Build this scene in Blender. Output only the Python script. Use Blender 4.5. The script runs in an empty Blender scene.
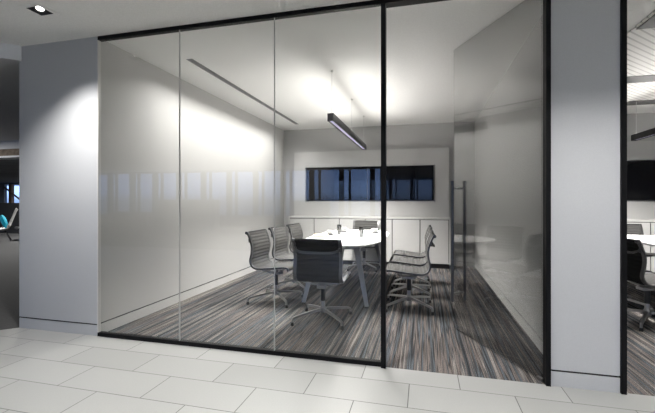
import bpy, bmesh, math, random
from mathutils import Vector, Matrix

random.seed(4)
PI = math.pi
S = bpy.context.scene
C = S.collection

# ------------------------------------------------------------------ camera
F_PX, W_PX = 378.0, 655.0
cam = bpy.data.cameras.new('camera')
cam.sensor_width = 36.0
cam.lens = F_PX / W_PX * 36.0
cam.shift_y = -5.5 / W_PX
cam.clip_end = 300
co = bpy.data.objects.new('camera', cam)
C.objects.link(co)
co.location = (0, 0, 1.24)
co.rotation_euler = (PI / 2, 0, math.atan(96.5 / F_PX))
S.camera = co

# ------------------------------------------------------------------ world, exposure
S.view_settings.view_transform = 'Standard'
S.view_settings.look = 'None'
S.view_settings.gamma = 1.0
S.view_settings.use_curve_mapping = False
S.view_settings.exposure = 0.34
S.cycles.max_bounces = 9
S.cycles.diffuse_bounces = 5
S.cycles.transparent_max_bounces = 20
S.cycles.caustics_reflective = False
S.cycles.caustics_refractive = False
S.cycles.sample_clamp_indirect = 6.0

world = bpy.data.worlds.new('world')
S.world = world
world.use_nodes = True
wn, wl = world.node_tree.nodes, world.node_tree.links
wn.clear()
wout = wn.new('ShaderNodeOutputWorld')
wbg = wn.new('ShaderNodeBackground')
wtc = wn.new('ShaderNodeTexCoord')
wsep = wn.new('ShaderNodeSeparateXYZ')
wramp = wn.new('ShaderNodeValToRGB')
wl.new(wtc.outputs['Generated'], wsep.inputs[0])
wl.new(wsep.outputs['Z'], wramp.inputs[0])
wr = wramp.color_ramp
wr.elements[0].position = 0.0
wr.elements[0].color = (0.16, 0.24, 0.42, 1)
wr.elements[1].position = 0.6
wr.elements[1].color = (0.10, 0.22, 0.62, 1)
e = wr.elements.new(0.02); e.color = (0.34, 0.52, 0.95, 1)
e = wr.elements.new(0.12); e.color = (0.22, 0.40, 0.92, 1)
wl.new(wramp.outputs[0], wbg.inputs['Color'])
wbg.inputs['Strength'].default_value = 2.2
wl.new(wbg.outputs[0], wout.inputs[0])

# light powers (watts)
P_DOWN = 32.0        # corridor downlights, the seen one and the added unseen ones
P_PEND_DOWN = 125.0   # pendant, downwards
P_PEND_UP = 36.0     # pendant, upwards
P_SLOT = 54.0        # wall washing slot
P_LOUNGE_FILL = 170.0  # lounge fill lamps, added out of view

# ------------------------------------------------------------------ materials
def mat(name):
    m = bpy.data.materials.new(name)
    m.use_nodes = True
    return m, m.node_tree.nodes, m.node_tree.links, m.node_tree.nodes['Principled BSDF']

def plain(name, col, rough=0.5, metal=0.0, spec=0.5, noise=0.0, nscale=60.0, bump=0.0):
    m, n, l, b = mat(name)
    b.inputs['Base Color'].default_value = (*col, 1)
    b.inputs['Roughness'].default_value = rough
    b.inputs['Metallic'].default_value = metal
    b.inputs['Specular IOR Level'].default_value = spec
    if noise or bump:
        tc = n.new('ShaderNodeTexCoord'); nz = n.new('ShaderNodeTexNoise')
        nz.inputs['Scale'].default_value = nscale
        nz.inputs['Detail'].default_value = 4
        l.new(tc.outputs['Object'], nz.inputs['Vector'])
        if noise:
            r = n.new('ShaderNodeValToRGB')
            r.color_ramp.elements[0].position = .3; r.color_ramp.elements[1].position = .7
            r.color_ramp.elements[0].color = (*[c * (1 - noise) for c in col], 1)
            r.color_ramp.elements[1].color = (*[min(1, c * (1 + noise)) for c in col], 1)
            l.new(nz.outputs['Fac'], r.inputs[0]); l.new(r.outputs[0], b.inputs['Base Color'])
        if bump:
            bp = n.new('ShaderNodeBump'); bp.inputs['Strength'].default_value = bump
            bp.inputs['Distance'].default_value = .004
            l.new(nz.outputs['Fac'], bp.inputs['Height']); l.new(bp.outputs[0], b.inputs['Normal'])
    return m

def emis(name, col, s):
    m, n, l, b = mat(name)
    b.inputs['Base Color'].default_value = (*col, 1)
    b.inputs['Emission Color'].default_value = (*col, 1)
    b.inputs['Emission Strength'].default_value = s
    return m

def glass(name, tint, f0=0.04, rough=0.0):
    m = bpy.data.materials.new(name); m.use_nodes = True
    n, l = m.node_tree.nodes, m.node_tree.links
    n.clear()
    out = n.new('ShaderNodeOutputMaterial'); mix = n.new('ShaderNodeMixShader')
    tr = n.new('ShaderNodeBsdfTransparent'); gl = n.new('ShaderNodeBsdfGlossy')
    tr.inputs['Color'].default_value = (*tint, 1)
    gl.inputs['Roughness'].default_value = rough
    gl.inputs['Color'].default_value = (1, 1, 1, 1)
    lw = n.new('ShaderNodeLayerWeight'); lw.inputs['Blend'].default_value = .5
    pw = n.new('ShaderNodeMath'); pw.operation = 'POWER'; pw.inputs[1].default_value = 5
    ma = n.new('ShaderNodeMath'); ma.operation = 'MULTIPLY_ADD'
    ma.inputs[1].default_value = 1 - f0; ma.inputs[2].default_value = f0
    l.new(lw.outputs['Facing'], pw.inputs[0]); l.new(pw.outputs[0], ma.inputs[0])
    l.new(ma.outputs[0], mix.inputs[0]); l.new(tr.outputs[0], mix.inputs[1]); l.new(gl.outputs[0], mix.inputs[2])
    l.new(mix.outputs[0], out.inputs[0])
    return m

def carpet_mat():
    m, n, l, b = mat('striped_carpet')
    tc = n.new('ShaderNodeTexCoord')
    def noise(sx, sy, det, rough=.5):
        mp = n.new('ShaderNodeMapping'); mp.inputs['Scale'].default_value = (sx, sy, 1)
        z = n.new('ShaderNodeTexNoise'); z.inputs['Scale'].default_value = 1
        z.inputs['Detail'].default_value = det; z.inputs['Roughness'].default_value = rough
        l.new(tc.outputs['Object'], mp.inputs[0]); l.new(mp.outputs[0], z.inputs['Vector'])
        return z
    a = noise(24, .3, 3, .58)
    r = n.new('ShaderNodeValToRGB'); cr = r.color_ramp
    cr.elements[0].position = .30; cr.elements[0].color = (.012, .012, .013, 1)
    cr.elements[1].position = .76; cr.elements[1].color = (.30, .29, .275, 1)
    for p, c in ((.40, (.028, .030, .033)), (.45, (.105, .118, .133)), (.485, (.022, .022, .023)),
                 (.525, (.175, .148, .135)), (.565, (.040, .044, .051)), (.61, (.27, .245, .225)), (.655, (.052, .048, .045))):
        e = cr.elements.new(p); e.color = (*c, 1)
    l.new(a.outputs['Fac'], r.inputs[0])
    g = noise(240, 110, 2)
    gr = n.new('ShaderNodeValToRGB')
    gr.color_ramp.elements[0].position = .3; gr.color_ramp.elements[0].color = (.30, .30, .30, 1)
    gr.color_ramp.elements[1].position = .7; gr.color_ramp.elements[1].color = (1.5, 1.5, 1.5, 1)
    l.new(g.outputs['Fac'], gr.inputs[0])
    mx = n.new('ShaderNodeMix'); mx.data_type = 'RGBA'; mx.blend_type = 'MULTIPLY'
    mx.inputs[0].default_value = 1
    l.new(r.outputs[0], mx.inputs[6]); l.new(gr.outputs[0], mx.inputs[7])
    l.new(mx.outputs[2], b.inputs['Base Color'])
    b.inputs['Roughness'].default_value = .95
    b.inputs['Specular IOR Level'].default_value = .1
    bp = n.new('ShaderNodeBump'); bp.inputs['Strength'].default_value = .5; bp.inputs['Distance'].default_value = .006
    l.new(g.outputs['Fac'], bp.inputs['Height']); l.new(bp.outputs[0], b.inputs['Normal'])
    return m

def tile_mat():
    m, n, l, b = mat('floor_tiles')
    tc = n.new('ShaderNodeTexCoord')
    mp = n.new('ShaderNodeMapping')
    mp.inputs['Location'].default_value = (.424 + .3275 + .655 * 40, -2.62 + .304 * 50, 0)
    br = n.new('ShaderNodeTexBrick')
    br.inputs['Scale'].default_value = 1
    br.inputs['Brick Width'].default_value = .655
    br.inputs['Row Height'].default_value = .304
    br.inputs['Mortar Size'].default_value = .0028
    br.inputs['Mortar Smooth'].default_value = .1
    br.offset = .5
    br.inputs['Color1'].default_value = (.27, .272, .265, 1)
    br.inputs['Color2'].default_value = (.235, .237, .23, 1)
    br.inputs['Mortar'].default_value = (.035, .035, .033, 1)
    l.new(tc.outputs['Object'], mp.inputs[0]); l.new(mp.outputs[0], br.inputs['Vector'])
    nz = n.new('ShaderNodeTexNoise'); nz.inputs['Scale'].default_value = 130; nz.inputs['Detail'].default_value = 3
    l.new(tc.outputs['Object'], nz.inputs['Vector'])
    r = n.new('ShaderNodeValToRGB')
    r.color_ramp.elements[0].color = (.9, .9, .9, 1); r.color_ramp.elements[1].color = (1.08, 1.08, 1.08, 1)
    l.new(nz.outputs['Fac'], r.inputs[0])
    mx = n.new('ShaderNodeMix'); mx.data_type = 'RGBA'; mx.blend_type = 'MULTIPLY'; mx.inputs[0].default_value = 1
    l.new(br.outputs['Color'], mx.inputs[6]); l.new(r.outputs[0], mx.inputs[7])
    l.new(mx.outputs[2], b.inputs['Base Color'])
    b.inputs['Roughness'].default_value = .33
    b.inputs['Specular IOR Level'].default_value = .45
    bp = n.new('ShaderNodeBump'); bp.invert = True; bp.inputs['Strength'].default_value = .3; bp.inputs['Distance'].default_value = .003
    l.new(br.outputs['Fac'], bp.inputs['Height']); l.new(bp.outputs[0], b.inputs['Normal'])
    return m

def stripes_mat(name, c1, c2, scale, axis=(1, 0, 0), ang=0.0, rough=.6):
    m, n, l, b = mat(name)
    tc = n.new('ShaderNodeTexCoord'); mp = n.new('ShaderNodeMapping')
    mp.inputs['Rotation'].default_value = (0, 0, ang)
    wv = n.new('ShaderNodeTexWave'); wv.bands_direction = 'X'; wv.inputs['Scale'].default_value = scale
    r = n.new('ShaderNodeValToRGB')
    r.color_ramp.elements[0].position = .05; r.color_ramp.elements[0].color = (*c1, 1)
    r.color_ramp.elements[1].position = .3; r.color_ramp.elements[1].color = (*c2, 1)
    l.new(tc.outputs['Object'], mp.inputs[0]); l.new(mp.outputs[0], wv.inputs['Vector'])
    l.new(wv.outputs['Fac'], r.inputs[0]); l.new(r.outputs[0], b.inputs['Base Color'])
    b.inputs['Roughness'].default_value = rough
    return m

def grid_mat(name, col, line, size):
    m, n, l, b = mat(name)
    tc = n.new('ShaderNodeTexCoord'); br = n.new('ShaderNodeTexBrick')
    br.offset = 0; br.inputs['Scale'].default_value = 1
    br.inputs['Brick Width'].default_value = size; br.inputs['Row Height'].default_value = size
    br.inputs['Mortar Size'].default_value = size * .02
    br.inputs['Color1'].default_value = (*col, 1); br.inputs['Color2'].default_value = (*[c * .9 for c in col], 1)
    br.inputs['Mortar'].default_value = (*line, 1)
    l.new(tc.outputs['Object'], br.inputs['Vector']); l.new(br.outputs['Color'], b.inputs['Base Color'])
    b.inputs['Roughness'].default_value = .8
    return m

M = {}
M['ceiling'] = plain('ceiling_plaster', (.84, .835, .82), .9, noise=.05, nscale=110, bump=.12)
M['room_ceiling'] = plain('white_ceiling_paint', (.86, .855, .84), .9, noise=.04, nscale=110, bump=.1)
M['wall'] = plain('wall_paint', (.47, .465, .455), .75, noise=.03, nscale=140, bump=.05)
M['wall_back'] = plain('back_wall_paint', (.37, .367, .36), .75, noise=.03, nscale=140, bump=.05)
M['pillar'] = plain('pillar_laminate', (.46, .465, .475), .45, noise=.03, nscale=180)
M['wall_dark'] = plain('wall_grey', (.30, .30, .30), .8, noise=.04)
M['groove'] = plain('groove_black', (.01, .01, .01), .6)
M['frame'] = plain('frame_black', (.004, .004, .0045), .55, spec=.15)
M['gasket'] = plain('joint_silicone', (.42, .42, .42), .35)
M['alu_strip'] = plain('channel_aluminium', (.62, .61, .59), .4, metal=.3)
M['glass'] = glass('clear_glass', (.985, .99, .985), .030)
M['door_glass'] = glass('grey_door_glass', (.83, .835, .835), .075)
M['win_glass'] = glass('window_glass', (.97, .98, .99), .04)
M['tumbler'] = glass('tumbler_glass', (.60, .61, .61), .08)
M['carpet'] = carpet_mat()
M['tile'] = tile_mat()
M['lounge_carpet'] = plain('dark_carpet', (.035, .035, .036), .8, noise=.3, nscale=40)
M['chrome'] = plain('polished_aluminium', (.30, .30, .303), .33, metal=1, noise=.04, nscale=30)
M['frame_metal'] = plain('dark_frame_aluminium', (.10, .10, .102), .36, metal=.9, noise=.05, nscale=30)
M['steel'] = plain('brushed_steel', (.11, .112, .118), .38, metal=.85, noise=.15, nscale=90)
M['black'] = plain('black_plastic', (.012, .012, .013), .4)
M['mesh_fabric'] = plain('grey_mesh_fabric', (.050, .0495, .048), .85, spec=.2, noise=.3, nscale=330, bump=.25)
M['backing'] = plain('black_mesh_backing', (.007, .007, .007), .8, spec=.2, noise=.2, nscale=330)
M['table_white'] = plain('white_laminate', (.86, .86, .855), .3, noise=.01, nscale=20)
M['table_leg'] = plain('grey_leg_metal', (.30, .30, .30), .4, metal=.6)
M['cabinet'] = plain('cabinet_laminate', (.45, .447, .437), .45, noise=.05, nscale=150)
M['panel'] = plain('panel_laminate', (.45, .447, .437), .5, noise=.03, nscale=150)
M['screen'] = plain('screen_glass', (.004, .004, .005), .03, spec=.35)
M['bezel'] = plain('screen_bezel', (.02, .02, .02), .4)
M['porcelain'] = plain('white_porcelain', (.86, .86, .85), .2)
M['saucer'] = plain('shadow_dark_saucer', (.05, .05, .05), .5)  # dark colour stands in for the shadow lines under the cups
M['paper'] = plain('white_paper', (.84, .83, .80), .8)
M['paper_orange'] = plain('tan_cover', (.75, .52, .34), .7)
M['pen'] = plain('dark_pen', (.12, .03, .04), .4)
M['pend_body'] = plain('pendant_graphite', (.035, .035, .037), .45, metal=.4)
M['pend_lens'] = emis('pendant_lens', (.70, .66, .90), .30)
M['pend_up'] = emis('pendant_uplight_lens', (1, .97, .92), 3.0)
M['lens'] = emis('downlight_lens', (1, .98, .94), 6.0)
M['slot_metal'] = plain('slot_grey_metal', (.30, .30, .30), .6, spec=.2)
M['slot_lens'] = emis('slot_lens', (1, .98, .94), 1.2)
M['trim_grey'] = plain('light_trim', (.55, .55, .54), .5)
M['wire'] = plain('steel_wire', (.55, .55, .55), .35, metal=.6)
M['bulkhead'] = plain('bulkhead_paint', (.72, .73, .75), .8)
M['brown'] = plain('timber_brown', (.16, .12, .085), .7, noise=.4, nscale=12)
M['orange_frame'] = plain('timber_frame', (.24, .15, .075), .6, noise=.3, nscale=14)
M['grid_ceiling'] = grid_mat('grid_ceiling_dark', (.22, .225, .235), (.06, .06, .06), 1.6)
M['partition'] = grid_mat('black_partition_fabric', (.012, .012, .012), (.03, .03, .03), 1.2)
M['beige'] = plain('beige_panel', (.30, .27, .22), .8, noise=.06)
M['shell'] = plain('white_chair_shell', (.62, .62, .61), .4)
M['teal'] = plain('teal_fabric', (.0, .30, .42), .85, noise=.2, nscale=90)
M['slats'] = stripes_mat('slatted_ceiling', (.50, .49, .48), (.80, .79, .77), 5.0, ang=PI / 4)
M['dark_strip'] = plain('grey_ceiling_strip', (.06, .06, .062), .6)
M['desk'] = plain('desk_grey', (.10, .10, .10), .6, noise=.1)
M['office_carpet'] = plain('office_carpet', (.06, .06, .062), .9, noise=.3, nscale=60)

# ------------------------------------------------------------------ mesh helpers
def obj(name, bm, m, parent=None, smooth=False, label=None):
    me = bpy.data.meshes.new(name)
    bmesh.ops.recalc_face_normals(bm, faces=bm.faces[:])
    bm.to_mesh(me); bm.free()
    if smooth:
        for p in me.polygons: p.use_smooth = True
        me.set_sharp_from_angle(angle=math.radians(38))
    me.materials.append(m)
    o = bpy.data.objects.new(name, me)
    C.objects.link(o)
    if parent: o.parent = parent
    if label: o['label'] = label
    return o

def struct(name, bm, m, parent=None, label=None, smooth=False):
    o = obj(name, bm, m, parent, smooth)
    if not parent: o['kind'] = 'structure'
    if label: o['label'] = label
    return o

def tag(o, label, cat, group=None):
    o['label'] = label; o['category'] = cat
    if group: o['group'] = group
    return o

def thing(name, label, cat, loc=(0, 0, 0), rz=0.0, group=None):
    o = bpy.data.objects.new(name, None)
    o.empty_display_size = .1
    C.objects.link(o); o.location = loc; o.rotation_euler = (0, 0, rz)
    return tag(o, label, cat, group)

def dup(root, loc, rz=None, label=None, group=None):
    def cp(o, par):
        c = o.copy(); C.objects.link(c)
        if par: c.parent = par
        for ch in o.children: cp(ch, c)
        return c
    r = cp(root, None)
    r.location = loc
    if rz is not None: r.rotation_euler = (0, 0, rz)
    if label: r['label'] = label
    if group: r['group'] = group
    return r

def bx(bm, x0, x1, y0, y1, z0, z1, bev=0.0):
    t = bmesh.new()
    vs = [t.verts.new((x, y, z)) for x in (x0, x1) for y in (y0, y1) for z in (z0, z1)]
    for f in ((0, 1, 3, 2), (4, 6, 7, 5), (0, 4, 5, 1), (2, 3, 7, 6), (0, 2, 6, 4), (1, 5, 7, 3)):
        t.faces.new([vs[i] for i in f])
    if bev: bmesh.ops.bevel(t, geom=t.edges[:], offset=bev, segments=2, affect='EDGES', profile=.5)
    join(bm, t)
    return bm

def join(bm, t, mtx=None):
    mp = {}
    for v in t.verts: mp[v] = bm.verts.new(mtx @ v.co if mtx else v.co)
    for f in t.faces:
        try: bm.faces.new([mp[v] for v in f.verts])
        except ValueError: pass
    t.free()

def box(*a, bev=0.0): return bx(bmesh.new(), *a, bev=bev)

def prism(bm, pts, z0, z1):
    a = [bm.verts.new((p[0], p[1], z0)) for p in pts]; b = [bm.verts.new((p[0], p[1], z1)) for p in pts]
    n = len(pts)
    bm.faces.new(a[::-1]); bm.faces.new(b)
    for i in range(n): bm.faces.new((a[i], a[(i + 1) % n], b[(i + 1) % n], b[i]))
    return bm

def sweep(bm, path, prof, up=Vector((0, 0, 1)), scales=None, closed=False):
    """sweep a cross-section (list of (side, up)) along a 3-D path"""
    path = [Vector(p) for p in path]; n = len(path); rings = []
    for i, p in enumerate(path):
        t = (path[min(i + 1, n - 1)] - path[max(i - 1, 0)])
        if closed: t = path[(i + 1) % n] - path[i - 1]
        t.normalize()
        s = t.cross(up)
        if s.length < 1e-5: s = t.cross(Vector((0, 1, 0)))
        s.normalize(); u = s.cross(t)
        k = scales[i] if scales else 1
        rings.append([bm.verts.new(p + s * a * k + u * b * k) for a, b in prof])
    m = len(prof)
    for i in range(n if closed else n - 1):
        A, B = rings[i], rings[(i + 1) % n]
        for j in range(m): bm.faces.new((A[j], A[(j + 1) % m], B[(j + 1) % m], B[j]))
    if not closed:
        bm.faces.new(rings[0][::-1]); bm.faces.new(rings[-1])
    return bm

def circ(r, n=10): return [(r * math.cos(2 * PI * i / n), r * math.sin(2 * PI * i / n)) for i in range(n)]
def rect(w, h): return [(-w / 2, -h / 2), (w / 2, -h / 2), (w / 2, h / 2), (-w / 2, h / 2)]

def lathe(bm, prof, n=24, cx=0, cy=0, cap=True):
    rings = []
    for r, z in prof:
        rings.append([bm.verts.new((cx + r * math.cos(2 * PI * i / n), cy + r * math.sin(2 * PI * i / n), z)) for i in range(n)] if r > 1e-6
                     else [bm.verts.new((cx, cy, z))])
    for A, B in zip(rings, rings[1:]):
        for i in range(n):
            q = [A[i % len(A)], A[(i + 1) % len(A)], B[(i + 1) % len(B)], B[i % len(B)]]
            q = list(dict.fromkeys(q))
            if len(q) > 2: bm.faces.new(q)
    for R, rev in ((rings[0], True), (rings[-1], False)):
        if cap and len(R) > 2: bm.faces.new(R[::-1] if rev else R)
    return bm

def catmull(pts, k=6):
    P = [Vector(p) for p in pts]; P = [2 * P[0] - P[1]] + P + [2 * P[-1] - P[-2]]
    out = []
    for i in range(1, len(P) - 2):
        for j in range(k):
            t = j / k
            a, b, c, d = P[i - 1:i + 3]
            out.append(.5 * ((2 * b) + (c - a) * t + (2 * a - 5 * b + 4 * c - d) * t * t + (3 * b - a - 3 * c + d) * t ** 3))
    out.append(P[-2])
    return out

def slab_with_holes(x0, x1, y0, y1, z0, z1, holes):
    """one slab, rectangular holes cut through it"""
    xs = sorted({x0, x1, *[v for h in holes for v in h[:2]]}); ys = sorted({y0, y1, *[v for h in holes for v in h[2:]]})
    bm = bmesh.new()
    for i in range(len(xs) - 1):
        for j in range(len(ys) - 1):
            cx, cy = (xs[i] + xs[i + 1]) / 2, (ys[j] + ys[j + 1]) / 2
            if any(h[0] < cx < h[1] and h[2] < cy < h[3] for h in holes): continue
            bx(bm, xs[i], xs[i + 1], ys[j], ys[j + 1], z0, z1)
    bmesh.ops.remove_doubles(bm, verts=bm.verts[:], dist=1e-5)
    # drop the inner walls shared by neighbouring cells
    seen = {}
    for f in bm.faces: seen.setdefault(frozenset(v.index for v in f.verts), []).append(f)
    kill = []
    bm.verts.index_update()
    seen = {}
    for f in bm.faces: seen.setdefault(frozenset(v.index for v in f.verts), []).append(f)
    for v in seen.values():
        if len(v) > 1: kill += v
    if kill: bmesh.ops.delete(bm, geom=kill, context='FACES_ONLY')
    return bm

def area_light(name, parent, loc, rot, sx, sy, power, col, spread=PI):
    d = bpy.data.lights.new(name, 'AREA'); d.shape = 'RECTANGLE'; d.size = sx; d.size_y = sy
    d.energy = power; d.color = col; d.spread = spread
    o = bpy.data.objects.new(name, d); C.objects.link(o); o.parent = parent
    o.location = loc; o.rotation_euler = rot
    return o

# ------------------------------------------------------------------ key dimensions
H = 2.75
YG = 2.84                       # glass line
YB = 7.63                       # back wall of the meeting rooms
XL, XR = -2.91, 0.93            # room side walls
OFF = 4.13                      # second room's offset
XR2L = 1.20
XE = 8.2                        # far end of the second room
YW = -10.9                      # window wall behind
DOWN = [(-2.95 + 2.0 * i, y) for y in (2.34, 0.2, -2.6, -5.4, -8.2) for i in range(-1, 6)]  # unseen rows over and behind the viewer are added for corridor ambient light
DOWN = [(x, 1.9 if y > 2 and x > -2.9 else y) for x, y in DOWN if not (x < -4 and y > -1.0) and not (x < -2 and y == .2)]
SLOT = (-2.4575, -2.3825, 3.53, 7.06)

# ------------------------------------------------------------------ floors
bm = bmesh.new(); prism(bm, [(-3.84, YG), (-9.9, -2.9), (XE, -2.9), (XE, YG)], -.06, 0)
struct('floor', bm, M['tile'])
struct('carpet_floor', box(XL - .12, XE, YG, YB + .1, -.06, 0), M['carpet'])
bm = bmesh.new(); prism(bm, [(-3.84, YG), (-3.84, 26), (-46, 26), (-46, -2.9), (-9.9, -2.9)], -.06, 0)
struct('lounge_floor', bm, M['lounge_carpet'])
struct('office_floor', box(-46, XE, YW - .2, -2.9, -.06, 0), M['office_carpet'])

# ------------------------------------------------------------------ ceilings
hs = .065
struct('ceiling', slab_with_holes(-46, XE, YW - .2, YG, H, H + .2, [(x - hs, x + hs, y - hs, y + hs) for x, y in DOWN]), M['ceiling'])
struct('ceiling.001', slab_with_holes(XL - .12, XE, YG, YB + .1, H, H + .2, [SLOT, (1.50 - hs, 1.50 + hs, 3.60 - hs, 3.60 + hs)]), M['room_ceiling'])
bm = bmesh.new(); prism(bm, [(-3.84, YG), (-3.84, 7.2), (-46, 7.2), (-46, YG)], H, H + .2)
struct('lounge_ceiling', bm, M['bulkhead'])
struct('lounge_ceiling.001', box(-46, -3.84, 7.5, 26, 2.62, 2.82), M['grid_ceiling'])

# ------------------------------------------------------------------ walls
def based_wall(nm, x0, x1, y0, y1, m, base_name, faces=()):
    struct(nm, box(x0, x1, y0, y1, .110, H), m)
    g = .009
    struct(base_name, box(x0, x1, y0, y1, 0, .096), m)
    struct(base_name + '_groove', box(x0 + g, x1 - g, y0 + g, y1 - g, .096, .110), M['groove'])

based_wall('wall_left', XL - .93, XL, YG, YG + .03, M['pillar'], 'baseboard_pillar')
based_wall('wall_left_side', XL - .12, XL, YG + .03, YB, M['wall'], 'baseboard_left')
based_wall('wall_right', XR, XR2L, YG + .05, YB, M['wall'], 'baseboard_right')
based_wall('wall_pillar', .823, 1.226, YG - .01, YG + .05, M['pillar'], 'baseboard_pillar_right')
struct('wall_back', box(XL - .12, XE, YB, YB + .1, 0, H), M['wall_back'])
struct('wall_lounge_side', box(-3.84, -3.72, YG + .03, 26, 0, 2.82), M['wall_dark'])
struct('wall_east', box(XE, XE + .1, YW - .2, YB + .1, 0, H), M['wall_dark'])

# ------------------------------------------------------------------ glazed front
XM0, XM1 = -.310, -.276         # door mullion
struct('trim_1', box(XL + .01, XM0, YG - .004, YG + .04, H - .034, H), M['frame'])
struct('trim_2', box(XM0, .80, YG - .03, YG + .05, H - .047, H), M['frame'])
struct('trim_3', box(XL + .01, XM0, YG - .004, YG + .04, 0, .034), M['frame'])
struct('trim_4', box(XM0, XM1, YG - .025, YG + .045, 0, H - .047), M['frame'])
struct('trim_5', box(.793, .822, YG - .025, YG + .05, 0, H), M['frame'])
struct('trim_6', box(1.228, 1.258, YG - .025, YG + .05, 0, H), M['frame'])
struct('trim_7', box(1.258, XE, YG - .02, YG + .04, H - .032, H), M['frame'])
struct('trim_8', box(XL, XL + .014, YG, YG + .03, .034, H - .032), M['alu_strip'])
seams = [XL + .014, -2.046, -1.169, XM0]
for i in range(3):
    struct('window_%d' % (i + 1), box(seams[i] + .003, seams[i + 1] - .003, YG + .004, YG + .016, .034, H - .032), M['glass'])
for i in (1, 2):
    struct('trim_%d' % (8 + i), box(seams[i] - .0022, seams[i] + .0022, YG + .003, YG + .017, .034, H - .032), M['gasket'])

# open glass door, hinged at the mullion beside the pillar
DL = 1.10
door = bpy.data.objects.new('door_1', None); C.objects.link(door)
door['kind'] = 'structure'
door.location = (.790, YG + .035, 0)
dvec = Vector((.298 - .79, 3.825 - YG - .035, 0)); door.rotation_euler = (0, 0, math.atan2(dvec.y, dvec.x))
obj('door_pane', box(.01, DL, -.006, .006, .012, 2.70), M['door_glass'], door, label='grey glass door leaf')
hx = DL - .075
for s in (-1, 1):
    bm = bmesh.new(); lathe(bm, [(.015, .29), (.015, 1.43)], 16, hx, s * .066)
    obj('door_handle', bm, M['steel'], door, True, label='brushed steel pull bar')
for z in (.37, 1.36):
    bm = bmesh.new(); sweep(bm, [(hx, -.066, z), (hx, .066, z)], circ(.009, 10))
    sweep(bm, [(hx, -.014, z), (hx, .014, z)], circ(.018, 14))
    obj('handle_standoff', bm, M['chrome'], door, True)
for z in (.0, 2.70):
    obj('pivot_fitting', box(.0, .05, -.012, .012, z, z + .022, bev=.003), M['chrome'], door)

# ------------------------------------------------------------------ back window wall (behind the viewer)
k = 0
bmw = bmesh.new()
x = -33.0
struct('wall_window_sill', box(-46, XE, YW - .2, YW, 0, .55), M['wall_dark'])
struct('wall_window_head', box(-46, XE, YW - .2, YW, 2.66, H), M['wall_dark'])
while x < XE - .2:
    struct('trim_%d' % (20 + k), box(x - .10, x + .10, YW - .18, YW + .04, .55, 2.66), M['frame'])
    struct('trim_%d' % (80 + k), box(x + .32, x + .42, YW - .15, YW - .05, .55, 2.66), M['frame'])
    x1 = min(x + 1.4, XE)
    struct('window_%d' % (10 + k), box(x + .10, x + .32, YW - .11, YW - .10, .55, 2.66), M['win_glass'])
    struct('window_%d' % (60 + k), box(x + .42, x1 - .10, YW - .11, YW - .10, .55, 2.66), M['win_glass'])
    x += 1.4; k += 1
struct('wall_west', box(-46.1, -46, YW - .2, 26, 0, 2.82), M['wall_dark'])

# ------------------------------------------------------------------ lounge shell at the far side of the pillar
bd = Vector((-.74, -.70, 0)).normalized()
p0 = Vector((-3.80, YG - .012, 0)); p1 = p0 + bd * 8.2; nrm = Vector((-bd.y, bd.x, 0)) * -.12
bm = bmesh.new(); prism(bm, [p0, p1, p1 + nrm, p0 + nrm], 2.606, H)
struct('ceiling_bulkhead', bm, M['bulkhead'])
struct('ceiling_beam', box(-46, -3.84, 7.2, 7.5, 2.545, 2.82), M['bulkhead'])
struct('ceiling_beam.001', box(-46, -3.84, 7.21, 7.49, 2.37, 2.545), M['brown'])
struct('ceiling_beam.002', box(-46, -3.84, 7.17, 7.52, 2.325, 2.37), M['bulkhead'])
YF = 22.0
bm = bmesh.new(); bx(bm, -46, -3.84, YF, YF + .2, 0, 1.1); bx(bm, -46, -3.84, YF, YF + .2, 2.52, 2.62)
bx(bm, -29.3, -3.84, YF, YF + .2, 1.1, 2.52); bx(bm, -46, -31.25, YF, YF + .2, 1.1, 2.52)
struct('wall_lounge_far', bm, M['wall_dark'])
struct('window_90', box(-31.25, -29.3, YF + .08, YF + .1, 1.1, 2.52), M['win_glass'])
bm = bmesh.new(); bx(bm, -30.75, -30.45, YF - .05, YF + .15, 1.1, 2.52)
sweep(bm, [(-31.2, YF - .02, 2.3), (-29.4, YF - .02, 1.2)], rect(.1, .08))
struct('trim_90', bm, M['orange_frame'])

# ------------------------------------------------------------------ slatted ceiling of the second room
struct('ceiling_slats', box(1.765, XE, YG + .06, 6.9, H - .012, H), M['slats'])
struct('ceiling_strip', box(2.2, XE, 5.3, 5.58, H - .02, H - .012), M['dark_strip'])
struct('ceiling_strip.001', box(2.98, XE, 6.6, 6.88, H - .02, H - .012), M['dark_strip'])
struct('ceiling_strip.002', box(1.79, 2.6, 3.1, 3.85, H - .02, H - .012), M['dark_strip'])

# ------------------------------------------------------------------ conference table
def superellipse(a, b, n, k, cx=0, cy=0):
    out = []
    for i in range(k):
        t = 2 * PI * i / k; c, s = math.cos(t), math.sin(t)
        out.append((cx + a * math.copysign(abs(c) ** (2 / n), c), cy + b * math.copysign(abs(s) ** (2 / n), s)))
    return out

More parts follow.
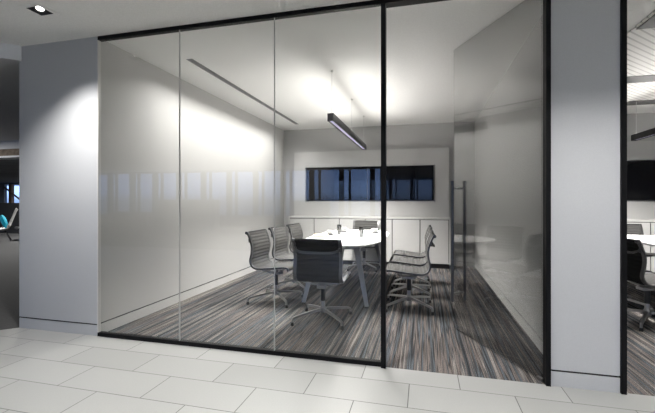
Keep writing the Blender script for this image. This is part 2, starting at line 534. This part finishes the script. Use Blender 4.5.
table = thing('conference_table', 'white boat-shaped conference table in the room with the open glass door', 'table', (-1.03, 5.34, 0))
bm = bmesh.new()
rings = []
for a, b, z in ((.515, 1.18, .74), (.52, 1.185, .737), (.52, 1.185, .722), (.485, 1.15, .708)):
    rings.append([bm.verts.new((x, y, z)) for x, y in superellipse(a, b, 3.3, 72)])
for A, B in zip(rings, rings[1:]):
    for i in range(72): bm.faces.new((A[i], A[(i + 1) % 72], B[(i + 1) % 72], B[i]))
bm.faces.new(rings[0]); bm.faces.new(rings[-1][::-1])
obj('tabletop', bm, M['table_white'], table)
bm = bmesh.new()
bx(bm, -.30, .30, -.93, -.85, .665, .708); bx(bm, -.30, .30, .85, .93, .665, .708)
bx(bm, -.26, -.20, -.85, .85, .668, .708); bx(bm, .20, .26, -.85, .85, .668, .708)
obj('under_frame', bm, M['table_leg'], table)
for sx in (-1, 1):
    for sy in (-1, 1):
        bm = bmesh.new()
        sweep(bm, [(sx * .24, sy * .83, .685), (sx * .385, sy * .97, .012)], [(-.035, -.016), (.035, -.016), (.035, .016), (-.035, .016)],
              up=Vector((0, 1, 0)), scales=[1, .62])
        lg = obj('table_leg', bm, M['table_leg'], table)
        bm = bmesh.new(); lathe(bm, [(.028, 0), (.028, .01), (.018, .014)], 16, sx * .385, sy * .97)
        obj('glide', bm, M['black'], lg, True)
table2 = dup(table, (-1.03 + OFF, 5.34, 0), label='white conference table in the second room beyond the grey pillar')

# ------------------------------------------------------------------ swivel chairs
# side profile: y forward, z up, about the column
PROF = [(.262, .420), (.258, .447), (.225, .458), (.12, .449), (0, .436), (-.09, .428), (-.155, .430), (-.205, .458), (-.228, .52),
        (-.212, .60), (-.205, .68), (-.224, .76), (-.258, .842), (-.268, .858)]
def chair_parts(t):
    path = [Vector((0, p.x, p.y)) for p in catmull([Vector((y, z)) for y, z in PROF], 9)]
    # arc length for the ribs
    L = [0]
    for a, b in zip(path, path[1:]): L.append(L[-1] + (b - a).length)
    dense = []
    n = 190
    for i in range(n + 1):
        s = L[-1] * i / n
        j = max(0, min(len(L) - 2, next((q for q in range(len(L) - 1) if L[q + 1] >= s), len(L) - 2)))
        dense.append((path[j].lerp(path[j + 1], (s - L[j]) / max(1e-6, L[j + 1] - L[j])), s))
    hw = .220; top_c, bot_c, mid_c = [], [], []
    for i, (p, s) in enumerate(dense):
        q0, q1 = dense[max(0, i - 1)][0], dense[min(n, i + 1)][0]
        tg = (q1 - q0).normalized(); nm = Vector((0, tg.z, -tg.y))               # towards the sitter
        h = .0035 + .0055 * abs(math.sin(PI * s / .042))
        for lst, o in ((top_c, h), (bot_c, -h), (mid_c, 0)):
            lst.append([Vector((x, p.y, p.z)) + nm * o for x in (-hw, -hw / 2, 0, hw / 2, hw)])
    # grey ribbed front and dark ribbed backing meet at mid thickness
    for nm_, rows_, m_, lb_ in (('seat_sling', top_c, M['mesh_fabric'], None), ('sling_backing', bot_c, M['backing'], 'black ribbed backing')):
        b2 = bmesh.new()
        R = [[b2.verts.new(v) for v in row] for row in rows_]
        Q = [[b2.verts.new(v) for v in row] for row in mid_c]
        for lst in (R, Q):
            for A, B in zip(lst, lst[1:]):
                for j in range(4): b2.faces.new((A[j], A[j + 1], B[j + 1], B[j]))
        for A, B, C_, D in zip(R, R[1:], Q, Q[1:]):
            b2.faces.new((A[0], B[0], D[0], C_[0])); b2.faces.new((A[4], B[4], D[4], C_[4]))
        for e in (0, -1):
            for j in range(4): b2.faces.new((R[e][j], R[e][j + 1], Q[e][j + 1], Q[e][j]))
        obj(nm_, b2, m_, t, True, lb_)
    # padded rolls at the top and front edge
    bm = bmesh.new(); sweep(bm, [(-.220, -.273, .853), (.220, -.273, .853)], circ(.017, 12))
    obj('head_roll', bm, M['backing'], t, True)
    for sx in (-1, 1):
        bm = bmesh.new()
        sweep(bm, [(sx * .234, p.y, p.z) for p in path], [(-.009, -.019), (.009, -.019), (.009, .016), (-.009, .016)], up=Vector((1, 0, 0)))
        # the section is laid so that its long side follows the sling's thickness
        fr = obj('side_frame', bm, M['frame_metal'], t)
        bm = bmesh.new(); sweep(bm, [(sx * .220, -.273, .853), (sx * .251, -.273, .853)], circ(.019, 14))
        obj('roll_cap', bm, M['frame_metal'], fr, True)
    bm = bmesh.new()
    pts = catmull([(-.234, -.236, .765), (-.205, -.262, .752), (-.15, -.275, .736), (0, -.280, .732), (.15, -.275, .736), (.205, -.262, .752), (.234, -.236, .765)], 5)
    sweep(bm, pts, rect(.013, .022), scales=[1.9 if i < 3 or i > len(pts) - 4 else 1 for i in range(len(pts))])
    obj('back_spreader', bm, M['frame_metal'], t)
    bm = bmesh.new()
    for yy in (-.07, .10):
        pts = catmull([(-.236, yy * 1.25, .432), (-.19, yy, .402), (-.10, yy * .6, .377), (0, yy * .3, .366), (.10, yy * .6, .377), (.19, yy, .402), (.236, yy * 1.25, .432)], 5)
        sweep(bm, pts, rect(.026, .014))
    bx(bm, -.05, .05, -.08, .08, .335, .37, bev=.008)
    obj('seat_spreader', bm, M['chrome'], t)
    bm = bmesh.new(); lathe(bm, [(.027, .20), (.027, .34)], 18); obj('gas_column', bm, M['black'], t, True)
    bm = bmesh.new(); lathe(bm, [(.028, .075), (.036, .085), (.036, .125), (.024, .14), (.021, .20)], 20); obj('base_hub', bm, M['chrome'], t, True)
    for i in range(4):
        a = PI / 4 + i * PI / 2; c, s = math.cos(a), math.sin(a)
        bm = bmesh.new()
        pts = catmull([(.02, .112), (.12, .104), (.24, .088), (.33, .074), (.352, .062), (.357, .03)], 4)
        sweep(bm, [(p.x * c, p.x * s, p.y) for p in pts], [(-.016, -.011), (.016, -.011), (.011, .011), (-.011, .011)],
              scales=[1.15 - .4 * min(1, q / (len(pts) - 6)) for q in range(len(pts))])
        lg = obj('base_leg', bm, M['chrome'], t)
        bm = bmesh.new(); lathe(bm, [(.019, 0), (.020, .012), (.013, .032)], 14, .357 * c, .357 * s)
        obj('glide', bm, M['black'], lg, True)

GR = 'swivel chairs around the white conference table'
CHAIRS = [  # x, y, rz (0 faces +y), label
    (-1.025, 3.825, .02, 'grey ribbed swivel chair at the near end of the table, its back towards the glass'),
    (-1.785, 4.40, -PI / 2 - .05, 'grey ribbed swivel chair by the white wall, first from the glass'),
    (-1.795, 5.12, -PI / 2 - .05, 'grey ribbed swivel chair by the white wall, middle one of three'),
    (-1.80, 5.84, -PI / 2 - .05, 'grey ribbed swivel chair by the white wall, the one beside the cabinets'),
    (-.17, 4.52, PI / 2 + .04, 'grey ribbed swivel chair on the door side of the table, first from the glass'),
    (-.18, 5.17, PI / 2 + .02, 'grey ribbed swivel chair on the door side of the table, middle one of three'),
    (-.18, 5.84, PI / 2 + .02, 'grey ribbed swivel chair on the door side of the table, beside the cabinets'),
    (-1.06, 6.86, PI, 'grey ribbed swivel chair at the far end of the table, in front of the cabinets'),
]
ch0 = None
for x, y, rz, lb in CHAIRS:
    if ch0 is None:
        ch0 = thing('swivel_chair', lb, 'chair', (x, y, 0), rz, GR); chair_parts(ch0)
    else:
        dup(ch0, (x, y, 0), rz, lb)
GR2 = 'swivel chairs in the second meeting room'
dup(ch0, (2.20, 4.53, 0), -PI / 2 + .21, 'dark ribbed swivel chair seen from behind in the room beyond the grey pillar', GR2)
dup(ch0, (2.20, 5.20, 0), -PI / 2 - .05, 'ribbed swivel chair mostly hidden behind the first chair beyond the pillar', GR2)
dup(ch0, (3.13, 6.86, 0), PI, 'ribbed swivel chair at the far table end in the room beyond the pillar', GR2)

# ------------------------------------------------------------------ storage credenza, media panel, screens
def credenza(x0, x1, label):
    cx = (x0 + x1) / 2; w = x1 - x0
    t = thing('storage_credenza', label, 'cabinet', (cx, 7.2, 0))
    d = YB - 7.2 - .001
    bm = bmesh.new()
    bx(bm, -w / 2, w / 2, 0, d, .90, .93, bev=.002)
    bx(bm, -w / 2, -w / 2 + .025, 0, d, .085, .90); bx(bm, w / 2 - .025, w / 2, 0, d, .085, .90)
    bx(bm, -w / 2 + .025, w / 2 - .025, .03, d, .085, .105)
    bx(bm, -w / 2 + .025, w / 2 - .025, d - .02, d, .105, .90)
    obj('carcass', bm, M['cabinet'], t)
    obj('plinth', box(-w / 2 + .02, w / 2 - .02, .05, d, 0, .085), M['black'], t)
    n = 6; dw = (w - .056) / n
    for i in range(n):
        xa = -w / 2 + .028 + i * dw
        obj('cabinet_door', box(xa + .008, xa + dw - .008, .004, .024, .092, .888, bev=.0015), M['cabinet'], t)
    obj('shadow_gap', box(-w / 2 + .026, w / 2 - .026, .026, .029, .105, .899), M['groove'], t)
    return t
credenza(-2.655, .467, 'long pale six-door storage credenza along the back wall')
credenza(-2.655 + OFF, .467 + OFF, 'pale storage credenza in the second room beyond the grey pillar')

def media_panel(x0, x1, label):
    cx = (x0 + x1) / 2
    t = thing('media_panel', label, 'wall panel', (cx, 7.52, .93))
    w = (x1 - x0) / 2; d = YB - 7.52 - .001; z1 = 1.325
    s0, s1, a, b = -1.305 + .0, 1.30, .302, 1.006        # opening
    bm = bmesh.new()
    bx(bm, -w, s0, 0, d, 0.001, z1); bx(bm, s1, w, 0, d, 0.001, z1)
    bx(bm, s0, s1, 0, d, .001, a); bx(bm, s0, s1, 0, d, b, z1)
    obj('panel_board', bm, M['panel'], t)
    obj('niche_back', box(s0, s1, d - .015, d, a, b), M['wall_dark'], t)
    return t
media_panel(-2.640, .460, 'pale wall panel framing the two dark screens above the long credenza')
media_panel(-2.640 + OFF, .460 + OFF, 'pale wall panel with a dark screen in the room beyond the pillar')

def screen(cx, label):
    t = thing('wall_screen', label, 'screen', (cx, 7.565, 1.250), 0, 'wall screens')
    w = .642
    obj('screen_glass', box(-w + .010, w - .010, 0, .004, .010, .674), M['screen'], t)
    bm = bmesh.new()
    bx(bm, -w, w, .004, .045, .0005, .6835)
    bx(bm, -w, w, -.001, .004, .0005, .0095); bx(bm, -w, w, -.001, .004, .6745, .6835)
    bx(bm, -w, -w + .0095, -.001, .004, .0095, .6745); bx(bm, w - .0095, w, -.001, .004, .0095, .6745)
    obj('bezel', bm, M['bezel'], t)
    return t
screen(-1.750, 'dark wall screen, the one towards the white side wall')
screen(-.464, 'dark wall screen, the one towards the open glass door')
screen(-1.750 + OFF, 'black wall screen in the room beyond the pillar, the one mostly behind the pillar')
screen(-.464 + OFF, 'black wall screen in the room beyond the grey pillar')

# ------------------------------------------------------------------ pendant
def pendant(x, label):
    t = thing('pendant_light', label, 'light', (x, 5.46, 2.155))
    L = 1.27
    bm = bmesh.new()
    bx(bm, -.036, -.026, -L, L, 0, .088); bx(bm, .026, .036, -L, L, 0, .088)
    bx(bm, -.026, .026, -L, -L + .01, 0, .088); bx(bm, -.026, .026, L - .01, L, 0, .088)
    bx(bm, -.026, .026, -L + .01, L - .01, .04, .048)
    obj('housing', bm, M['pend_body'], t)
    obj('diffuser', box(-.024, .024, -L + .012, L - .012, .012, .016), M['pend_lens'], t, label='pale lilac glowing strip')
    obj('uplight_diffuser', box(-.024, .024, -L + .012, L - .012, .060, .064), M['pend_up'], t)
    for y in (-1.2, .05, 1.2):
        bm = bmesh.new(); lathe(bm, [(.0028, .048), (.0028, H - 2.155 - .012)], 8, 0, y)
        cb = obj('suspension_cable', bm, M['wire'], t)
        bm = bmesh.new(); lathe(bm, [(.016, H - 2.155 - .014), (.016, H - 2.155 - .001)], 14, 0, y)
        obj('ceiling_cup', bm, M['trim_grey'], cb, True)
    area_light('pendant_downlight', t, (0, 0, .002), (0, 0, 0), .045, 2 * L - .05, P_PEND_DOWN, (1, .97, .93), math.radians(118))
    for sg in (-1, 1):
        area_light('pendant_uplight', t, (-sg * .014, 0, .080), (PI, sg * math.radians(89), 0), .022, 2 * L - .05, P_PEND_UP / 2, (1, .97, .93), PI)
    return t
pendant(-1.035, 'black linear pendant hanging over the white conference table')
pendant(-1.035 + OFF, 'black linear pendant in the second room beyond the grey pillar')

# ------------------------------------------------------------------ recessed slot light
def slot_light(dx, label, grp=None):
    x0, x1, y0, y1 = SLOT; cx, cy = (x0 + x1) / 2, (y0 + y1) / 2; hw, hl = (x1 - x0) / 2, (y1 - y0) / 2
    t = thing('slot_light', label, 'light', (cx + dx, cy, H))
    bm = bmesh.new()
    bx(bm, -hw + .0005, -hw + .004, -hl + .0005, hl - .0005, -.002, .075); bx(bm, hw - .004, hw - .0005, -hl + .0005, hl - .0005, -.002, .075)
    bx(bm, -hw + .004, hw - .004, -hl + .0005, -hl + .004, -.002, .075); bx(bm, -hw + .004, hw - .004, hl - .004, hl - .0005, -.002, .075)
    bx(bm, -hw + .004, hw - .004, -hl + .004, hl - .004, .071, .075)
    obj('housing', bm, M['slot_metal'], t)
    area_light('slot_lamp', t, (0, 0, .004), (0, math.radians(4), 0), .03, 2 * hl - .1, P_SLOT, (1, .98, .95), math.radians(136))
    return t
slot_light(0, 'recessed linear slot light in the ceiling along the white side wall')

# ------------------------------------------------------------------ recessed downlights
def downlight():
    t = thing('recessed_downlight', '', 'light', (0, 0, H), 0, 'recessed square downlights')
    bm = bmesh.new()
    o, i = .098, .0645
    bx(bm, -o, o, -o, -i, -.004, -.0002); bx(bm, -o, o, i, o, -.004, -.0002)
    bx(bm, -o, -i, -i, i, -.004, -.0002); bx(bm, i, o, -i, i, -.004, -.0002)
    obj('trim_frame', bm, M['ceiling'], t)
    bm = bmesh.new(); j = .0615
    bx(bm, -i, i, -i, -j, -.002, .11); bx(bm, -i, i, j, i, -.002, .11); bx(bm, -i, -j, -j, j, -.002, .11); bx(bm, j, i, -j, j, -.002, .11)
    bx(bm, -i, i, -i, i, .11, .114)
    obj('recess_box', bm, M['steel'], t)
    bm = bmesh.new(); lathe(bm, [(.027, .012), (.030, .0), (.054, .0), (.054, .045), (.02, .060), (.02, .018), (.027, .012)], 24, cap=False)
    g = obj('gimbal_ring', bm, M['black'], t, True)
    g.location = (-.006, .004, .014); g.rotation_euler = (math.radians(-16), math.radians(-14), 0)
    bm = bmesh.new(); lathe(bm, [(0, .008), (.0265, .007), (.0265, .012)], 24)
    obj('lens', bm, M['lens'], g, True, label='glowing white lens')
    d = bpy.data.lights.new('downlight_lamp', 'SPOT'); d.energy = P_DOWN * 8; d.spot_size = math.radians(104); d.spot_blend = 1.0
    d.color = (1, .985, .96); d.shadow_soft_size = .05
    lo = bpy.data.objects.new('downlight_lamp', d); C.objects.link(lo); lo.parent = t; lo.location = (0, 0, -.008)
    lo.rotation_euler = (0, 0, 0)
    return t
dl = downlight()
first = True
for x, y in DOWN:
    lb = 'square recessed downlight with a lit tilted lens in front of the grey pillar' if (abs(x + 2.95) < .01 and y > 2) else 'unseen square downlight of the ceiling grid added to light the corridor'
    if first:
        dl.location = (x, y, H); dl['label'] = lb; first = False
    else:
        q = dup(dl, (x, y, H), label=lb)
        if abs(x + 2.95) < .01 and y > 2:
            for c_ in q.children:
                if c_.type == 'LIGHT':
                    c_.rotation_euler = (0, math.radians(30), 0)
                    c_.data = c_.data.copy(); c_.data.spot_size = math.radians(100); c_.data.energy = P_DOWN * 3.3

q = dup(dl, (1.50, 3.60, H), label='square recessed downlight in the ceiling of the room beyond the pillar')
for c_ in list(q.children):
    if c_.type == 'LIGHT': bpy.data.objects.remove(c_)

# ------------------------------------------------------------------ things on the table
ZT = .7401
def cup(x, y, rz, lb, slb):
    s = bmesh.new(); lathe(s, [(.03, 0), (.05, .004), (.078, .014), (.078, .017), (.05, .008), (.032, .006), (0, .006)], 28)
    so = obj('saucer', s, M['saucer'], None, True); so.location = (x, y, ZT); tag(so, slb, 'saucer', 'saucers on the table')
    b = bmesh.new()
    lathe(b, [(.026, 0), (.030, .004), (.036, .03), (.044, .066), (.0415, .066), (.033, .03), (.024, .008), (0, .007)], 28)
    o = obj('coffee_cup', b, M['porcelain'], None, True); o.location = (x, y, ZT + .0062); o.rotation_euler = (0, 0, rz)
    tag(o, lb, 'cup', 'coffee cups on the table')
    b = bmesh.new()
    sweep(b, catmull([(.036, 0, .054), (.058, 0, .056), (.066, 0, .040), (.055, 0, .022), (.034, 0, .020)], 5), rect(.010, .006), up=Vector((0, 1, 0)))
    obj('handle', b, M['porcelain'], o, True)
cup(-1.345, 5.38, 0, 'white coffee cup beside the notepad, closest cup to the dark chair back', 'shadow-darkened saucer under the cup beside the notepad')
cup(-1.262, 5.98, 0, 'white coffee cup behind the tumbler near the far table end', 'shadow-darkened saucer under the cup behind the tumbler')
cup(-.742, 5.92, PI, 'white coffee cup on the door side of the table, beside white papers', 'shadow-darkened saucer under the cup on the door side')

def tumbler(x, y, lb):
    t = thing('drinking_glass', lb, 'glass', (x, y, ZT), 0, 'tumblers on the table')
    b = bmesh.new(); lathe(b, [(0, 0), (.030, 0), (.031, .004), (.034, .150), (.0315, .150), (.029, .014), (0, .012)], 24)
    obj('glass_body', b, M['tumbler'], t, True)
tumbler(-1.215, 5.46, 'tall clear tumbler standing between the two cups on the wall side')
tumbler(-.815, 5.03, 'tall clear tumbler standing alone on the door side of the table')

def flat(nm, x, y, rz, w, l, h, m, lb, cat, z=ZT, grp=None):
    o = obj(nm, box(-w / 2, w / 2, -l / 2, l / 2, 0, h, bev=min(.001, h / 3)), m); o.location = (x, y, z); o.rotation_euler = (0, 0, rz)
    return tag(o, lb, cat, grp)
nb = thing('booklet', 'thick white booklet with a tan cover edge, near the wall side of the table', 'booklet', (-1.40, 5.10, ZT), .2)
obj('page_block', box(-.10, .10, -.145, .145, .002, .024), M['paper'], nb)
obj('cover', bx(box(-.103, .103, -.148, .148, 0, .002), -.103, .103, -.148, .148, .024, .027), M['paper_orange'], nb)
flat('notepad', -1.27, 4.86, -.25, .21, .297, .006, M['paper'], 'white notepad lying in front of the booklet with a pen on it', 'notepad')
pen = thing('pen', 'dark red pen lying across the white notepad', 'pen', (-1.22, 4.88, ZT + .0063), .9)
b = bmesh.new(); sweep(b, [(-.065, 0, .004), (.055, 0, .004), (.07, 0, .004)], circ(.004, 10), scales=[1, 1, .25]); obj('barrel', b, M['pen'], pen, True)
b = bmesh.new(); bx(b, -.06, -.025, -.001, .001, .0075, .0095); obj('clip', b, M['chrome'], pen)
flat('paper_stack', -.78, 5.56, .1, .21, .297, .008, M['paper'], 'stack of white papers on the door side of the table', 'papers')

# ------------------------------------------------------------------ lounge: partition and shell chairs
pt = thing('office_partition', 'black fabric partition screen behind the white lounge chairs', 'partition', (-15.6, 10.55, 0))
obj('screen_panel', box(-3, 3, 0, .08, .05, 1.17, bev=.005), M['partition'], pt)
obj('header_panel', box(-3, -.34, .01, .07, .80, 1.27), M['beige'], pt, label='beige upper panel')
for x in (-2.9, 0, 2.9): obj('foot', box(x - .03, x + .03, -.15, .23, 0, .05), M['black'], pt)

def shell_chair():
    t = thing('lounge_chair', 'white shell lounge chair with a teal cushion, beyond the grey pillar', 'chair', (0, 0, 0), 0, 'white lounge chairs')
    pr_ = catmull([(.34, .36), (.28, .385), (.1, .36), (-.08, .345), (-.2, .37), (-.27, .46), (-.34, .66), (-.43, .92), (-.46, .98)], 5)
    bm = bmesh.new(); rows = []
    for i, p in enumerate(pr_):
        w = .30 - .08 * max(0, (i - len(pr_) * .55) / (len(pr_) * .45)) ** 2
        rows.append([[bm.verts.new((w * u, p.x + .05 * u * u * (1 if i > 22 else .3), p.y + .05 * u * u + dz)) for u in (-1, -.6, -.2, .2, .6, 1)] for dz in (0, -.022)])
    for A, B in zip(rows, rows[1:]):
        for q in (0, 1):
            for j in range(5): bm.faces.new((A[q][j], A[q][j + 1], B[q][j + 1], B[q][j]))
        for j in (0, 5): bm.faces.new((A[0][j], B[0][j], B[1][j], A[1][j]))
    for R in (rows[0], rows[-1]):
        for j in range(5): bm.faces.new((R[0][j], R[0][j + 1], R[1][j + 1], R[1][j]))
    obj('shell', bm, M['shell'], t, True)
    for sx in (-1, 1):
        for sy in (-1, 1):
            bm = bmesh.new(); sweep(bm, [(sx * .12, sy * .12 - .02, .335), (sx * .25, sy * .27 - .02, 0)], circ(.014, 10))
            obj('leg', bm, M['black'], t, True)
    return t
fz = math.atan2(-.80, -.60) - PI / 2
lc = shell_chair(); lc.location = (-12.69, 8.78, 0); lc.rotation_euler = (0, 0, fz)
dup(lc, (-12.36, 9.5, 0), fz - .25, 'white shell lounge chair half hidden by the grey pillar')
cu = bmesh.new(); bmesh.ops.create_cube(cu, size=1)
bmesh.ops.subdivide_edges(cu, edges=cu.edges[:], cuts=4, use_grid_fill=True)
for v in cu.verts:
    r = max(abs(v.co.x), abs(v.co.y)) * 2
    v.co.z *= 1 - .72 * r ** 3
    v.co = Vector((v.co.x * .42, v.co.y * .42, v.co.z * .15))
cus = obj('cushion', cu, M['teal'], None, True)
tag(cus, 'teal cushion leaning on the back of the white lounge chair', 'cushion')
cus.matrix_world = Matrix.Translation((-12.69, 8.78, 0)) @ Matrix.Rotation(fz, 4, 'Z') @ Matrix.Translation((0, -.12, .60)) @ Matrix.Rotation(math.radians(72), 4, 'X')

def lounge_fill(x, y, z, lb, grp, power, size=.6, col=(1, .98, .95)):
    t = thing('lounge_fill_light', lb, 'light', (x, y, z), 0, grp)
    bm = bmesh.new(); h = size / 2
    bx(bm, -h - .02, h + .02, -h - .02, -h, -.012, -.0005); bx(bm, -h - .02, h + .02, h, h + .02, -.012, -.0005)
    bx(bm, -h - .02, -h, -h, h, -.012, -.0005); bx(bm, h, h + .02, -h, h, -.012, -.0005)
    obj('frame', bm, M['trim_grey'], t)
    obj('diffuser', box(-h, h, -h, h, -.006, -.0005), emis('fill_diffuser', (1, .98, .95), 1.0), t)
    area_light('fill_lamp', t, (0, 0, -.014), (0, 0, 0), size, size, power, col)
for x, y in ((-11.2, 5.0), (-12.6, 10.4), (-17, 14.6), (-25, 20.4)):  # added fill lamps, placed out of sight to brighten lounge and beam
    lounge_fill(x, y, H if y < 7 else 2.62, 'unseen square panel light added to brighten the lounge', 'added lounge fill lights', P_LOUNGE_FILL)

# ------------------------------------------------------------------ office furniture behind the viewer (mirrored faintly in the glass)
def storage(x, y, w, h, rz, lb):
    t = thing('office_cupboard', lb, 'cupboard', (x, y, 0), rz, 'dark cupboards mirrored in the glass')
    obj('carcass', box(-w / 2, w / 2, -.22, .20, .04, h, bev=.004), M['desk'], t)
    for i in (0, 1):
        xa = -w / 2 + i * w / 2
        d = obj('cupboard_door', box(xa + .004, xa + w / 2 - .004, .201, .22, .05, h - .02), M['desk'], t)
        obj('knob', box(xa + (w / 2 - .04 if i == 0 else .03), xa + (w / 2 - .03 if i == 0 else .04), .22, .235, h / 2, h / 2 + .12), M['chrome'], d)
    obj('plinth', box(-w / 2 + .02, w / 2 - .02, -.2, .19, 0, .04), M['black'], t)
for x, y, w, h, lb in ((-13.6, -9.6, 1.9, .72, 'low'), (-10.2, -9.0, 3.0, 1.30, 'wide'), (-4.6, -9.4, 1.6, 1.25, 'square'), (1.2, -9.2, 1.7, 1.1, 'small')):
    storage(x, y, w, h, 0, '%s dark office cupboard mirrored faintly in the glass front' % lb)
